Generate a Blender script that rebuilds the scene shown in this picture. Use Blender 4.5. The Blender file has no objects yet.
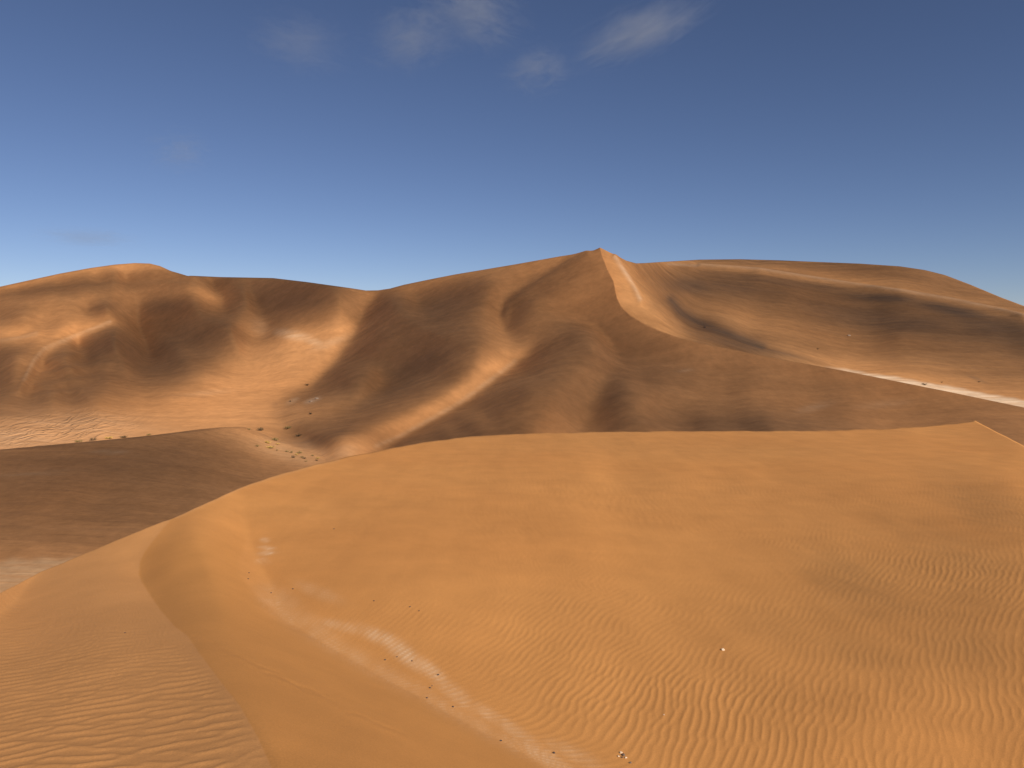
import numpy as np, math

# ---------------------------------------------------------------- survey data
F = 769.0            # focal length in pixels of the 1024 px wide frame
CU, HV = 512.0, 330.0  # principal column, horizon row
SUN_AZ, SUN_EL = math.radians(139.0), math.radians(32.0)   # azimuth clockwise from the view direction (+Y)
SUN = np.array([math.cos(SUN_EL) * math.sin(SUN_AZ), math.cos(SUN_EL) * math.cos(SUN_AZ), math.sin(SUN_EL)])


def lin(c):
    c = np.asarray(c, float) / 255.0
    return np.where(c <= 0.04045, c / 12.92, ((c + 0.055) / 1.055) ** 2.4)


def densify(pts, step=1.0):
    """pts rows (u, v, value...) -> dense polyline samples"""
    p = np.asarray(pts, float)
    out = []
    for a, b in zip(p[:-1], p[1:]):
        n = max(1, int(np.hypot(*(b - a)[:2]) / step))
        t = np.arange(n)[:, None] / n
        out.append(a + (b - a) * t)
    out.append(p[-1:])
    return np.concatenate(out)


class Grid:
    def __init__(s, u0, u1, v0, v1, h):
        s.h = h
        s.u = np.arange(u0, u1 + h * .5, h)
        s.v = np.arange(v0, v1 + h * .5, h)
        s.U, s.V = np.meshgrid(s.u, s.v)

    def coarse(s, k):
        return Grid(s.u[0], s.u[-1] + s.h * k, s.v[0], s.v[-1] + s.h * k, s.h * k)

    def idx(s, u, v):
        j = np.rint((np.asarray(u) - s.u[0]) / s.h).astype(int)
        i = np.rint((np.asarray(v) - s.v[0]) / s.h).astype(int)
        ok = (i >= 0) & (i < len(s.v)) & (j >= 0) & (j < len(s.u))
        return i, j, ok

    def sample(s, a, u, v):
        x = np.clip((np.asarray(u) - s.u[0]) / s.h, 0, len(s.u) - 1.001)
        y = np.clip((np.asarray(v) - s.v[0]) / s.h, 0, len(s.v) - 1.001)
        j = x.astype(int); i = y.astype(int); fx = x - j; fy = y - i
        return ((a[i, j] * (1 - fx) + a[i, j + 1] * fx) * (1 - fy) +
                (a[i + 1, j] * (1 - fx) + a[i + 1, j + 1] * fx) * fy)

    def cubic(s, a, u, v):
        """Catmull-Rom sampling, smooth enough for shading"""
        x = np.clip((np.asarray(u) - s.u[0]) / s.h, 1, len(s.u) - 2.001)
        y = np.clip((np.asarray(v) - s.v[0]) / s.h, 1, len(s.v) - 2.001)
        j = x.astype(int); i = y.astype(int); fx = x - j; fy = y - i

        def w(t):
            return [((1 - t) ** 3) / 6, (3 * t ** 3 - 6 * t * t + 4) / 6,
                    (-3 * t ** 3 + 3 * t * t + 3 * t + 1) / 6, t ** 3 / 6]      # cubic B-spline
        wx, wy = w(fx), w(fy)
        out = 0
        for m in range(4):
            ii = np.clip(i + m - 1, 0, len(s.v) - 1)
            row = 0
            for n in range(4):
                row = row + wx[n] * a[ii, np.clip(j + n - 1, 0, len(s.u) - 1)]
            out = out + wy[m] * row
        return out


def interp(grid, samples, alpha=0.0, beta=1.0, crease=None, its=(300, 200, 120, 80), x0=None):
    """least-squares surface through the samples (u, v, value, weight): membrane alpha + thin plate beta;
    crease: points where the bending terms are switched off"""
    smp = np.asarray(samples, float)
    prev = None; pg = None
    for k, n_it in zip((8, 4, 2, 1), its):
        g = grid if k == 1 else grid.coarse(k)
        W = np.zeros(g.U.shape); B = np.zeros(g.U.shape)
        i, j, ok = g.idx(smp[:, 0], smp[:, 1])
        np.add.at(W, (i[ok], j[ok]), smp[ok, 3]); np.add.at(B, (i[ok], j[ok]), smp[ok, 3] * smp[ok, 2])
        C = np.ones(g.U.shape)
        if crease is not None and k <= 2:
            i, j, ok = g.idx(crease[:, 0], crease[:, 1]); C[i[ok], j[ok]] = 0.0
        b = beta / k ** 2 ; a = alpha

        def A(x):
            y = W * x
            if a:
                d = x[:, 1:] - x[:, :-1]; y[:, 1:] += a * d; y[:, :-1] -= a * d
                d = x[1:] - x[:-1]; y[1:] += a * d; y[:-1] -= a * d
            if b:
                d = b * C[:, 1:-1] * (x[:, 2:] - 2 * x[:, 1:-1] + x[:, :-2])
                y[:, 2:] += d; y[:, :-2] += d; y[:, 1:-1] -= 2 * d
                d = b * C[1:-1] * (x[2:] - 2 * x[1:-1] + x[:-2])
                y[2:] += d; y[:-2] += d; y[1:-1] -= 2 * d
                cc = C[1:, 1:] * C[:-1, :-1] * C[1:, :-1] * C[:-1, 1:]
                d = 2 * b * cc * (x[1:, 1:] - x[1:, :-1] - x[:-1, 1:] + x[:-1, :-1])
                y[1:, 1:] += d; y[1:, :-1] -= d; y[:-1, 1:] -= d; y[:-1, :-1] += d
            return y
        if prev is None:
            x = np.full(g.U.shape, B.sum() / max(W.sum(), 1e-9))
        else:
            x = pg.sample(prev, g.U, g.V)
        Minv = 1.0 / (W + 4 * a + 20 * b + 1e-12)
        r = B - A(x); z = Minv * r; p = z.copy(); rz = (r * z).sum()
        for _ in range(n_it):
            Ap = A(p); al = rz / max((p * Ap).sum(), 1e-30)
            x += al * p; r -= al * Ap
            z = Minv * r; rz2 = (r * z).sum()
            if rz2 < 1e-20: break
            p = z + (rz2 / rz) * p; rz = rz2
        prev, pg = x, g
    return prev


def normal_parts(grid, q):
    h = grid.h
    qu = .5 * (q[1:, 1:] - q[1:, :-1] + q[:-1, 1:] - q[:-1, :-1]) / h
    qv = .5 * (q[1:, 1:] + q[1:, :-1] - q[:-1, 1:] - q[:-1, :-1]) / h
    qc = .25 * (q[1:, 1:] + q[1:, :-1] + q[:-1, 1:] + q[:-1, :-1])
    Uc = grid.U[:-1, :-1] + h / 2; Vc = grid.V[:-1, :-1] + h / 2
    nx = -F * qu; ny = -(qc - (Uc - CU) * qu - (Vc - HV) * qv); nz = F * qv
    return nx, ny, nz, Uc, Vc


def shade(grid, q):
    nx, ny, nz, _, _ = normal_parts(grid, q)
    N = np.sqrt(nx * nx + ny * ny + nz * nz) + 1e-20
    return (nx * SUN[0] + ny * SUN[1] + nz * SUN[2]) / N, nz / N


def relief(grid, q0, S, Wt, lam_b, lam_m, lam_0, crease=None, its=(150, 150, 150, 120), lr=(2e-2, 1e-2, 5e-3, 2.5e-3)):
    """sculpt q so that its lit slopes come near S where Wt > 0, staying near q0"""
    def up(a, shape):
        i = np.linspace(0, a.shape[0] - 1, shape[0]); j = np.linspace(0, a.shape[1] - 1, shape[1])
        i0 = np.minimum(i.astype(int), a.shape[0] - 2); j0 = np.minimum(j.astype(int), a.shape[1] - 2)
        fi = (i - i0)[:, None]; fj = (j - j0)[None]
        a0 = a[i0]; a1 = a[i0 + 1]
        return (a0[:, j0] * (1 - fj) + a0[:, j0 + 1] * fj) * (1 - fi) + (a1[:, j0] * (1 - fj) + a1[:, j0 + 1] * fj) * fi
    R = None
    for k, n_it, step in zip((8, 4, 2, 1), its, lr):
        if k > 1:
            sh = (max(6, (len(grid.v) - 1) // k + 1), (len(grid.u) - 1) // k + 1)
            g = Grid(0, 1, 0, 1, 1)
            g.u = np.linspace(grid.u[0], grid.u[-1], sh[1]); g.v = np.linspace(grid.v[0], grid.v[-1], sh[0])
        else:
            sh = grid.U.shape; g = grid
        hu = g.u[1] - g.u[0]; hv = g.v[1] - g.v[0]
        U, V = np.meshgrid(g.u, g.v)
        Uc = U[:-1, :-1] + hu / 2; Vc = V[:-1, :-1] + hv / 2
        q0k = up(q0, sh); Sk = up(S, (sh[0] - 1, sh[1] - 1)) ; Wk = up(Wt, (sh[0] - 1, sh[1] - 1))
        if k > 1:   # box-filter the target before decimating
            kk = k
            def box(a):
                for ax in (0, 1):
                    c = np.cumsum(np.concatenate([np.repeat(np.take(a, [0], ax), kk, ax), a, np.repeat(np.take(a, [-1], ax), kk, ax)], ax), ax)
                    n = a.shape[ax]
                    a = (np.take(c, np.arange(n) + kk + kk // 2, ax) - np.take(c, np.arange(n) + kk // 2, ax)) / kk
                return a
            Sk = up(box(S), (sh[0] - 1, sh[1] - 1)); Wk = up(box(Wt), (sh[0] - 1, sh[1] - 1))
        r = np.zeros(sh) if R is None else up(R, sh)
        m = np.zeros(sh); vv = np.zeros(sh)
        lb = lam_b * (16.0 / (hu * hu)) ; lm = lam_m * 4.0 / hu
        C = np.ones(sh)
        if crease is not None and k <= 4:
            cj = np.rint((crease[:, 0] - g.u[0]) / hu).astype(int); ci = np.rint((crease[:, 1] - g.v[0]) / hv).astype(int)
            ok = (ci >= 0) & (ci < sh[0]) & (cj >= 0) & (cj < sh[1]); C[ci[ok], cj[ok]] = 0
        for t in range(1, n_it + 1):
            q = q0k * (1 + r)
            a = q[1:, 1:]; b = q[1:, :-1]; c = q[:-1, 1:]; d = q[:-1, :-1]
            qu = .5 * (a - b + c - d) / hu; qv = .5 * (a + b - c - d) / hv; qc = .25 * (a + b + c + d)
            nx = -F * qu; ny = -(qc - (Uc - CU) * qu - (Vc - HV) * qv); nz = F * qv
            N2 = nx * nx + ny * ny + nz * nz + 1e-20; N = np.sqrt(N2)
            s = (nx * SUN[0] + ny * SUN[1] + nz * SUN[2]) / N
            e = Wk * (s - Sk)
            # keep slopes below the angle of repose
            up_ = nz / N; over = np.maximum(0.80 - up_, 0) * 3.0
            gx = e * (SUN[0] / N - s * nx / N2) - over * (-up_ * nx / N2)
            gy = e * (SUN[1] / N - s * ny / N2) - over * (-up_ * ny / N2)
            gz = e * (SUN[2] / N - s * nz / N2) - over * (1 / N - up_ * nz / N2)
            gqu = -F * gx + (Uc - CU) * gy; gqv = (Vc - HV) * gy + F * gz; gqc = -gy
            G = np.zeros(sh)
            A_ = .5 * gqu / hu; B_ = .5 * gqv / hv; C_ = .25 * gqc
            G[1:, 1:] += A_ + B_ + C_; G[1:, :-1] += -A_ + B_ + C_
            G[:-1, 1:] += A_ - B_ + C_; G[:-1, :-1] += -A_ - B_ + C_
            G *= q0k
            G += lam_0 * r
            d1 = lm * (r[:, 1:] - r[:, :-1]); G[:, 1:] += d1; G[:, :-1] -= d1
            d1 = lm * (r[1:] - r[:-1]); G[1:] += d1; G[:-1] -= d1
            d1 = lb * C[:, 1:-1] * (r[:, 2:] - 2 * r[:, 1:-1] + r[:, :-2]); G[:, 2:] += d1; G[:, :-2] += d1; G[:, 1:-1] -= 2 * d1
            d1 = lb * C[1:-1] * (r[2:] - 2 * r[1:-1] + r[:-2]); G[2:] += d1; G[:-2] += d1; G[1:-1] -= 2 * d1
            m = .9 * m + .1 * G; vv = .98 * vv + .02 * G * G
            st = step * (1 if t < n_it * .6 else .3) * .2
            r -= st * (m / (1 - .9 ** t)) / (np.sqrt(vv / (1 - .98 ** t)) + 1e-9)
        R = r
    return q0 * (1 + R)


def world(u, v, q):
    Y = 1.0 / q
    return (np.asarray(u) - CU) / F * Y, Y, (HV - np.asarray(v)) / F * Y


def line(pts):
    p = np.asarray(pts, float)
    return lambda u: np.interp(u, p[:, 0], p[:, 1])


# ------------------------------------------------------------ outlines (column, row)
SKY_A = [(-1200, 360), (-600, 338), (-300, 322), (-100, 301), (0, 286.5), (30, 280), (60, 273.5), (90, 268), (115, 264.5), (135, 263), (150, 263.5),
         (160, 266), (171, 271), (188, 275.5), (220, 277), (273, 278), (307, 282), (350, 288), (366, 290.5), (378, 290.3), (390, 288.5),
         (404, 284.7), (430, 279.3), (455, 274.4), (517, 264), (560, 256.3), (585, 252.6), (594, 250.2), (600, 247.5)]
RIDGE = [(600, 247.5), (602, 255), (607, 268), (613.5, 281), (615, 289), (617, 298), (621, 306), (630, 315), (645, 324), (660, 331), (680, 338),
         (700, 343), (725, 348), (750, 353), (780, 359), (810, 364.5), (850, 372), (900, 382), (950, 392), (1000, 402.5), (1024, 407.5),
         (1150, 432), (1400, 450), (2300, 470)]
SKY_B = [(480, 300), (560, 268), (590, 252), (600, 247.5), (606, 250.5), (614, 254.5), (626, 260.5), (636, 263.3), (645, 263), (660, 262), (700, 259.6), (740, 259.2),
         (780, 260.3), (820, 262), (860, 263.6), (900, 266.3), (925, 270), (945, 275), (970, 284.5), (1000, 297), (1024, 306), (1100, 326), (1250, 338), (2300, 345)]
TOP_C = [(-1200, 520), (-400, 478), (0, 449.5), (50, 445), (100, 440.5), (150, 435.5), (200, 429.3), (225, 427), (243, 426.6), (252, 429), (262, 433.5), (280, 441), (300, 448),
         (330, 458), (420, 480)]
TOP_D = [(-1200, 1000), (-300, 720), (0, 593), (45, 570), (90, 551.5), (136, 532), (172, 518.5), (204, 504), (249, 484), (281, 474), (317, 464), (350, 456.5),
         (387, 449), (420, 443), (455, 438), (490, 435.3), (523, 433.7), (600, 432), (674, 431.2), (811, 431), (879, 429), (930, 426), (962, 422.3), (975, 421), (988, 427.5),
         (1009, 438), (1024, 446), (1150, 500), (1500, 600), (2300, 760)]
BRINK = [(172, 518.5), (163, 529), (154, 540), (145, 552), (140.5, 561), (139, 574), (142, 582), (147, 590), (161, 610.4), (174.5, 626), (188, 636), (199.5, 653), (222, 683),
         (240, 705.6), (258, 737), (272, 768), (320, 860), (360, 930), (420, 1010)]

# ---------------------------------------------------------------- distances (column, row, metres ahead)
DEP_A = [(-500, 440, 150), (-300, 440, 150), (0, 440, 150), (100, 436, 155), (250, 402, 205), (200, 385, 222), (280, 385, 225), (280, 440, 150), (320, 455, 138),
         (-300, 520, 100), (0, 520, 98), (300, 520, 95), (600, 520, 105), (1000, 520, 110), (1400, 520, 115), (-300, 640, 62), (0, 640, 63), (300, 640, 64), (600, 640, 66), (1000, 640, 70), (1400, 640, 72), (100, 400, 195), (0, 400, 190), (-300, 400, 190),
         (0, 345, 260), (-300, 345, 265), (100, 345, 265), (0, 287, 330), (-300, 323, 320), (150, 263.5, 345), (75, 271, 338), (220, 277, 335), (300, 281, 322), (295, 336, 268),
         (350, 340, 240), (370, 291, 300), (335, 286, 310), (400, 330, 240), (400, 400, 183), (380, 440, 148), (460, 274, 290), (517, 264, 280), (560, 256.5, 270), (600, 340, 200),
         (560, 400, 163), (600, 430, 150), (520, 352, 205), (440, 412, 162), (800, 430, 150), (1000, 440, 140), (1400, 480, 130)]
DEP_RIDGE = [(600, 247.5, 256), (607, 268, 250), (615, 289, 242), (621, 306, 235), (645, 324, 226), (700, 343, 212), (760, 355.5, 204), (850, 372, 194), (950, 392, 180), (1024, 407.5, 170), (1400, 450, 150)]
DEP_B = [(480, 300, 300), (560, 268, 275), (614, 254.5, 263), (626, 260.5, 269), (637, 263.5, 280), (640, 290, 252), (660, 310, 245), (680, 333, 234), (720, 344, 236), (760, 355, 244), (850, 371, 258), (950, 390, 230),
         (1024, 402, 212), (1400, 430, 190), (750, 330, 300), (760, 300, 375), (760, 271, 450), (760, 259.7, 520), (900, 292, 420), (900, 266.3, 500), (900, 340, 312), (1024, 316, 372), (1024, 307, 420),
         (1024, 365, 275), (1400, 345, 400), (1400, 390, 260), (690, 266, 430), (690, 300, 330), (665, 262, 430), (700, 260, 480), (700, 320, 285),
         (700, 380, 175), (900, 420, 175), (600, 300, 220), (600, 340, 190)]
DEP_C = [(-400, 478, 112), (0, 449.5, 118), (100, 440.5, 123), (200, 429.3, 136), (243, 426.6, 146), (262, 433.5, 147), (300, 448, 142), (330, 458, 136), (0, 500, 98), (0, 560, 80), (0, 600, 70),
         (100, 560, 81), (100, 500, 100), (200, 480, 111), (200, 520, 95), (300, 480, 118), (300, 520, 97), (-400, 520, 95), (-400, 600, 72), (-400, 570, 79), (100, 660, 60), (-300, 660, 60), (-300, 800, 42), (100, 800, 42), (400, 800, 42), (-300, 940, 32.4), (100, 940, 32.4), (400, 940, 32.4), (400, 660, 60), (420, 520, 100), (420, 480, 125)]
DEP_BRINK = [(172, 518.5, 19.0), (154, 540, 17.4), (140.5, 561, 16.3), (139, 574, 15.6), (147, 590, 14.0), (161, 610.4, 12.1), (174.5, 626, 10.7), (188, 636, 9.7), (199.5, 653, 8.5), (222, 683, 7.2),
             (240, 705.6, 6.4), (258, 737, 5.6), (272, 768, 5.05), (320, 860, 3.8), (360, 930, 3.2), (420, 1010, 2.6)]
DEP_FLANK = [(0, 593, 17.5), (45, 570, 17.8), (90, 551.5, 18.3), (136, 532, 18.3), (0, 680, 9.0), (0, 768, 6.15), (100, 640, 10.1), (100, 720, 6.95), (-300, 720, 9.5), (-300, 900, 4.6), (0, 900, 4.2)]
BASE = [(262, 515), (246, 540), (239, 560), (240, 575), (258, 598), (286, 621), (317, 640), (350, 659), (390, 682), (418, 696), (451, 715), (493, 738), (531, 757), (545, 768), (610, 805), (720, 865), (1000, 1015)]
FLOOR_C, FLOOR_S = 4.65, 0.045      # the sand flat inside the hollow: z = -(C + S * Y)

# ---------------------------------------------------------------- how light the sand lies in the photograph (column, row, level)
TONE_A_LINES = [
    [(0, 289, 190), (60, 277, 190), (110, 270, 195), (150, 268, 195), (178, 274, 170)],
    [(0, 293, 130), (40, 286, 125), (80, 282, 125), (120, 280, 125), (160, 278, 120), (186, 279, 130)],
    [(0, 302, 165), (60, 297, 165), (100, 294, 165), (150, 290, 155), (190, 290, 155)],
    [(0, 316, 130), (20, 313, 140)],
    [(0, 342, 205), (20, 339.5, 205), (38, 335, 195)],
    [(0, 349, 130), (20, 347, 125), (32, 344, 140)],
    [(18, 393, 165), (27, 378, 195), (34, 363, 218), (42, 352, 225), (52, 346, 228), (75, 337, 222), (95, 330, 215), (112, 322, 205)],
    [(30, 390, 145), (38, 375, 140), (44, 361, 125), (55, 352, 125), (76, 343, 115), (98, 336, 110), (118, 330, 115)],
    [(48, 362, 150), (82, 352, 145)], [(44, 374, 155), (110, 364, 140)], [(38, 386, 155), (92, 378, 145)],
    [(46, 368, 105), (95, 359, 105)], [(40, 380, 110), (100, 371, 105)], [(36, 392, 120), (100, 384, 120)],
    [(90, 308, 110), (112, 305, 105), (118, 302, 120)],
    [(138, 308, 105), (165, 305, 95), (190, 303, 100)], [(150, 316, 105), (172, 315, 105)],
    [(60, 306, 180), (85, 301, 185), (105, 297, 185), (130, 294, 175)],
    [(112, 320, 170), (122, 312, 165), (135, 304, 160), (150, 298, 155)],
    [(198, 289, 185), (206, 292, 195), (213, 296, 205), (219, 300, 190)],
    [(208, 288, 130), (216, 292, 125), (226, 298, 110)],
    [(372, 298, 170), (360, 310, 165), (353, 325, 185), (347, 340, 190), (336, 355, 200), (322, 371, 205), (306, 386, 200)],
    [(380, 298, 115), (368, 310, 110), (362, 326, 108), (356, 342, 108), (346, 357, 112), (333, 373, 112), (318, 389, 115), (300, 402, 125)],
    [(374, 447, 215), (400, 435, 218), (430, 419, 218), (460, 402, 222), (480, 387, 225), (500, 372, 220), (515, 361, 205), (528, 352, 185)],
    [(392, 447, 108), (410, 437, 105), (438, 422, 103), (468, 405, 103), (488, 390, 103), (507, 376, 105), (520, 366, 108), (536, 354, 112)],
    [(311, 437, 92), (345, 425, 90), (404, 391, 92), (440, 366, 95)],
    [(308, 421, 172), (330, 411, 170), (352, 402, 165), (380, 388, 130)],
    [(345, 437, 160), (380, 424, 165), (420, 407, 172), (450, 390, 170), (470, 376, 168)],
    [(588, 254, 130), (560, 270, 118), (540, 283, 112), (520, 296, 110), (508, 304, 112), (504, 316, 120), (507, 330, 125)],
    [(580, 253, 158), (555, 266, 158), (530, 282, 152), (510, 290, 150), (499, 300, 155), (496, 316, 165), (500, 330, 172), (504, 343, 178), (514, 348, 165)],
    [(597, 256, 155), (602, 268, 152), (608, 282, 146), (609, 296, 135), (615, 308, 122), (626, 317, 118), (642, 327, 120), (660, 335, 125), (700, 348, 130), (760, 360, 138), (850, 377, 142), (950, 397, 148), (1020, 412, 150)],
    [(405, 287, 152), (430, 282, 154), (460, 277, 156), (517, 267, 155), (560, 260, 160)],
    [(425, 298, 108), (460, 288, 104), (482, 283, 108)],
    [(275, 404, 200), (285, 406, 160), (296, 412, 165)],
]
TONE_A = [(0, 330, 200), (20, 326, 200), (45, 315, 190), (62, 325, 178), (5, 360, 120), (8, 375, 105), (14, 385, 115), (0, 372, 108), (34, 347, 150), (52, 337, 152), (64, 328, 168),
          (60, 352, 130), (100, 342, 112), (130, 350, 102), (160, 345, 98), (190, 340, 98), (200, 335, 95), (150, 363, 105), (170, 353, 98), (215, 343, 105), (225, 330, 100), (212, 312, 110), (230, 312, 105), (130, 335, 110), (150, 330, 110),
          (100, 390, 145), (150, 387, 142), (180, 377, 136), (200, 366, 140), (215, 358, 150), (232, 346, 142), (240, 332, 135), (60, 400, 152), (100, 405, 170), (140, 400, 188), (180, 395, 198), (220, 385, 206), (200, 380, 190), (230, 370, 205),
          (250, 370, 206), (250, 400, 215), (200, 410, 208), (230, 420, 212), (150, 420, 203), (100, 420, 192), (50, 415, 182), (20, 420, 185), (0, 410, 150), (0, 430, 195), (40, 435, 205), (100, 430, 203), (20, 402, 142), (6, 396, 130),
          (250, 322, 178), (258, 327, 185), (246, 316, 150), (264, 334, 150), (275, 331, 130), (295, 337, 215), (310, 340, 212), (325, 344, 205), (285, 345, 205), (225, 300, 112), (212, 284, 130), (240, 284, 125), (270, 283, 115), (300, 285, 102),
          (330, 291, 106), (260, 298, 96), (300, 300, 95), (240, 298, 103), (280, 308, 100), (260, 310, 105), (320, 300, 105), (346, 293, 150), (290, 318, 120), (318, 312, 138), (338, 306, 158), (330, 325, 176), (300, 325, 160), (312, 330, 180),
          (325, 350, 200), (310, 368, 205), (290, 383, 205), (318, 358, 205), (270, 390, 210), (280, 400, 205), (360, 294, 165), (285, 370, 206), (400, 310, 110), (385, 330, 108), (430, 308, 104), (420, 330, 103), (400, 350, 104), (440, 320, 104),
          (450, 343, 105), (372, 362, 110), (355, 378, 116), (425, 358, 96), (470, 318, 130), (488, 305, 148), (478, 338, 132), (488, 328, 150), (494, 352, 168), (470, 352, 118), (440, 358, 98), (420, 373, 100), (450, 378, 112), (400, 385, 105),
          (378, 398, 106), (350, 392, 122), (330, 402, 150), (300, 443, 108), (330, 442, 100), (320, 445, 105), (345, 452, 190), (305, 452, 196), (270, 440, 200), (262, 418, 205), (300, 408, 180), (450, 430, 112), (480, 418, 108), (510, 408, 108),
          (530, 385, 105), (560, 362, 110), (570, 340, 112), (600, 332, 112), (525, 402, 113), (530, 425, 148), (542, 412, 140), (560, 420, 165), (550, 429, 182), (580, 415, 152), (590, 390, 148), (600, 374, 138), (578, 397, 145), (607, 400, 106),
          (616, 386, 110), (600, 415, 110), (610, 428, 110), (640, 425, 120), (622, 396, 114), (650, 380, 115), (540, 300, 146), (560, 285, 150), (580, 272, 150), (570, 300, 148), (560, 320, 142), (530, 328, 140), (522, 345, 142), (550, 340, 125),
          (590, 297, 146), (596, 310, 126), (600, 322, 123), (620, 325, 118), (650, 337, 124), (680, 348, 126), (640, 352, 124), (620, 350, 115), (660, 365, 120), (700, 362, 130), (680, 376, 128), (720, 372, 135), (760, 367, 136), (800, 378, 140),
          (850, 388, 141), (900, 397, 145), (740, 386, 135), (700, 390, 150), (680, 400, 146), (720, 400, 146), (640, 408, 142), (660, 398, 148), (760, 400, 150), (800, 400, 150), (780, 416, 138), (740, 420, 116), (700, 427, 108), (760, 426, 105),
          (650, 428, 124), (800, 426, 124), (850, 415, 146), (880, 420, 160), (900, 412, 152), (850, 426, 138), (838, 404, 130), (980, 420, 148), (1010, 430, 146)]
TONE_B_LINES = [
    [(603, 252, 205), (609, 264, 210), (617, 281, 208), (619, 293, 206), (624, 304, 206), (640, 317, 205), (660, 327, 198), (690, 336, 178)],
    [(614, 258, 215), (621, 268, 228), (628, 279, 232), (634, 290, 235), (639, 300, 232), (642, 307, 220)],
    [(622, 262, 185), (632, 276, 182), (642, 290, 188), (650, 303, 190)],
    [(620, 258, 180), (632, 264, 160), (640, 267, 145)],
    [(672, 303, 125), (682, 314, 108), (705, 325, 112), (730, 335, 120), (760, 346, 140)],
    [(668, 264, 165), (690, 265.5, 180), (720, 267.5, 188), (760, 270.5, 182), (800, 277, 180), (850, 285, 172), (900, 292, 172), (950, 300.5, 172), (1000, 311, 172), (1024, 317, 168), (1080, 331, 165)],
    [(690, 270, 118), (720, 272.5, 115), (760, 276, 112), (800, 282.5, 110), (850, 290.5, 105), (900, 298, 100), (950, 307, 108), (1024, 325, 112), (1080, 338, 115)],
    [(690, 261.7, 135), (720, 262, 128), (800, 266, 122), (850, 271, 130), (900, 279, 142), (930, 286, 145), (980, 300, 160), (1020, 308.5, 162), (1080, 324, 160)],
    [(840, 369.5, 205), (900, 380, 210), (950, 389.5, 210), (1024, 404, 210), (1100, 416, 205)],
]
TONE_B = [(628, 285, 200), (632, 310, 205), (650, 315, 198), (640, 282, 182), (655, 300, 188), (665, 318, 184), (650, 270, 128), (660, 274, 118), (700, 277, 105), (690, 286, 96), (720, 286, 96), (680, 282, 104), (740, 281, 108), (760, 286, 106),
          (670, 297, 150), (692, 302, 152), (700, 308, 166), (720, 312, 170), (740, 321, 174), (762, 332, 170), (790, 342, 170), (720, 322, 172), (742, 332, 165), (800, 352, 174), (830, 361, 180), (700, 297, 138), (740, 302, 150), (780, 312, 150),
          (820, 332, 150), (850, 342, 152), (900, 362, 160), (950, 372, 165), (1000, 386, 166), (800, 287, 116), (830, 293, 110), (870, 305, 102), (900, 315, 100), (930, 318, 98), (960, 322, 100), (850, 312, 124), (800, 302, 130), (900, 332, 116),
          (880, 326, 116), (950, 340, 124), (1000, 332, 110), (1000, 352, 140), (920, 346, 130), (880, 346, 142)]


TONE_C_LINES = [[(0, 452, 135), (50, 448, 130), (100, 443, 128), (150, 438, 128), (200, 432, 135), (240, 430, 160)],
                [(252, 432, 180), (262, 437, 190), (285, 446, 195), (312, 455, 198)], [(-20, 562, 190), (30, 560, 195), (60, 559, 190), (85, 557, 170)]]
TONE_C = [(275, 443, 212), (290, 450, 218), (303, 455, 215), (265, 440, 195), (0, 460, 149), (0, 475, 134), (60, 470, 130), (130, 462, 128), (180, 455, 134), (220, 448, 146), (255, 452, 153), (280, 462, 165), (240, 465, 148), (0, 500, 148), (60, 500, 150), (120, 485, 146), (200, 480, 148), (150, 475, 138),
          (0, 530, 148), (60, 528, 148), (120, 515, 148), (150, 508, 150), (200, 498, 150), (230, 480, 153), (0, 546, 150), (60, 548, 152), (100, 538, 152), (30, 567, 200), (0, 575, 200), (60, 562, 192), (320, 462, 190)]
TONE_D_LINES = [[(640, 436, 202), (760, 444, 191), (860, 454, 203), (960, 461, 204), (1024, 466, 202)], [(620, 450, 185), (720, 458, 177), (800, 465, 171), (900, 474, 174), (1000, 482, 172)], [(740, 435, 183), (850, 443, 181), (930, 449, 179), (1010, 457, 181)],
                [(168, 516, 196), (150, 536, 195), (135, 558, 192), (132, 574, 190), (140, 592, 186), (154, 612, 182), (181, 637, 178), (213, 682, 172), (250, 738, 170)],
                [(182, 524, 180), (165, 543, 174), (151, 560, 170), (149, 575, 171), (157, 592, 173), (170, 612, 174), (197, 634, 176), (232, 682, 174), (267, 738, 174)]]
TONE_D = [(300, 490, 205), (400, 470, 206), (500, 450, 188), (560, 443, 187), (600, 470, 205), (450, 520, 208), (380, 560, 206), (450, 600, 218), (480, 640, 220), (600, 560, 202), (700, 480, 192), (800, 446, 181), (760, 470, 187), (850, 440, 191), (950, 436, 187),
          (920, 428, 204), (975, 425, 191), (900, 456, 202), (960, 461, 202), (1020, 466, 191), (1000, 480, 175), (950, 490, 172), (980, 520, 165), (900, 500, 175), (850, 510, 178), (700, 520, 190), (800, 520, 182), (740, 500, 186), (850, 580, 172), (820, 590, 172), (900, 590, 168),
          (960, 600, 165), (1000, 560, 168), (980, 640, 168), (850, 640, 170), (800, 640, 176), (780, 620, 178), (720, 640, 185), (600, 650, 203), (900, 680, 174), (850, 700, 180), (900, 742, 206), (960, 742, 206), (850, 750, 204), (1000, 720, 188), (700, 720, 192), (600, 720, 200),
          (760, 700, 184), (180, 560, 186), (220, 600, 180), (260, 640, 180), (230, 660, 174), (300, 700, 176), (350, 740, 176), (280, 740, 178), (400, 740, 182), (450, 760, 184), (330, 660, 192), (200, 540, 196), (230, 520, 202),
          (100, 560, 190), (-60, 640, 178), (-80, 720, 170), (0, 606, 182), (-60, 610, 182), (140, 536, 194), (60, 600, 184), (100, 620, 180), (60, 680, 170), (150, 700, 171), (200, 740, 170), (30, 740, 170), (120, 600, 184), (160, 640, 177)]

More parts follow.
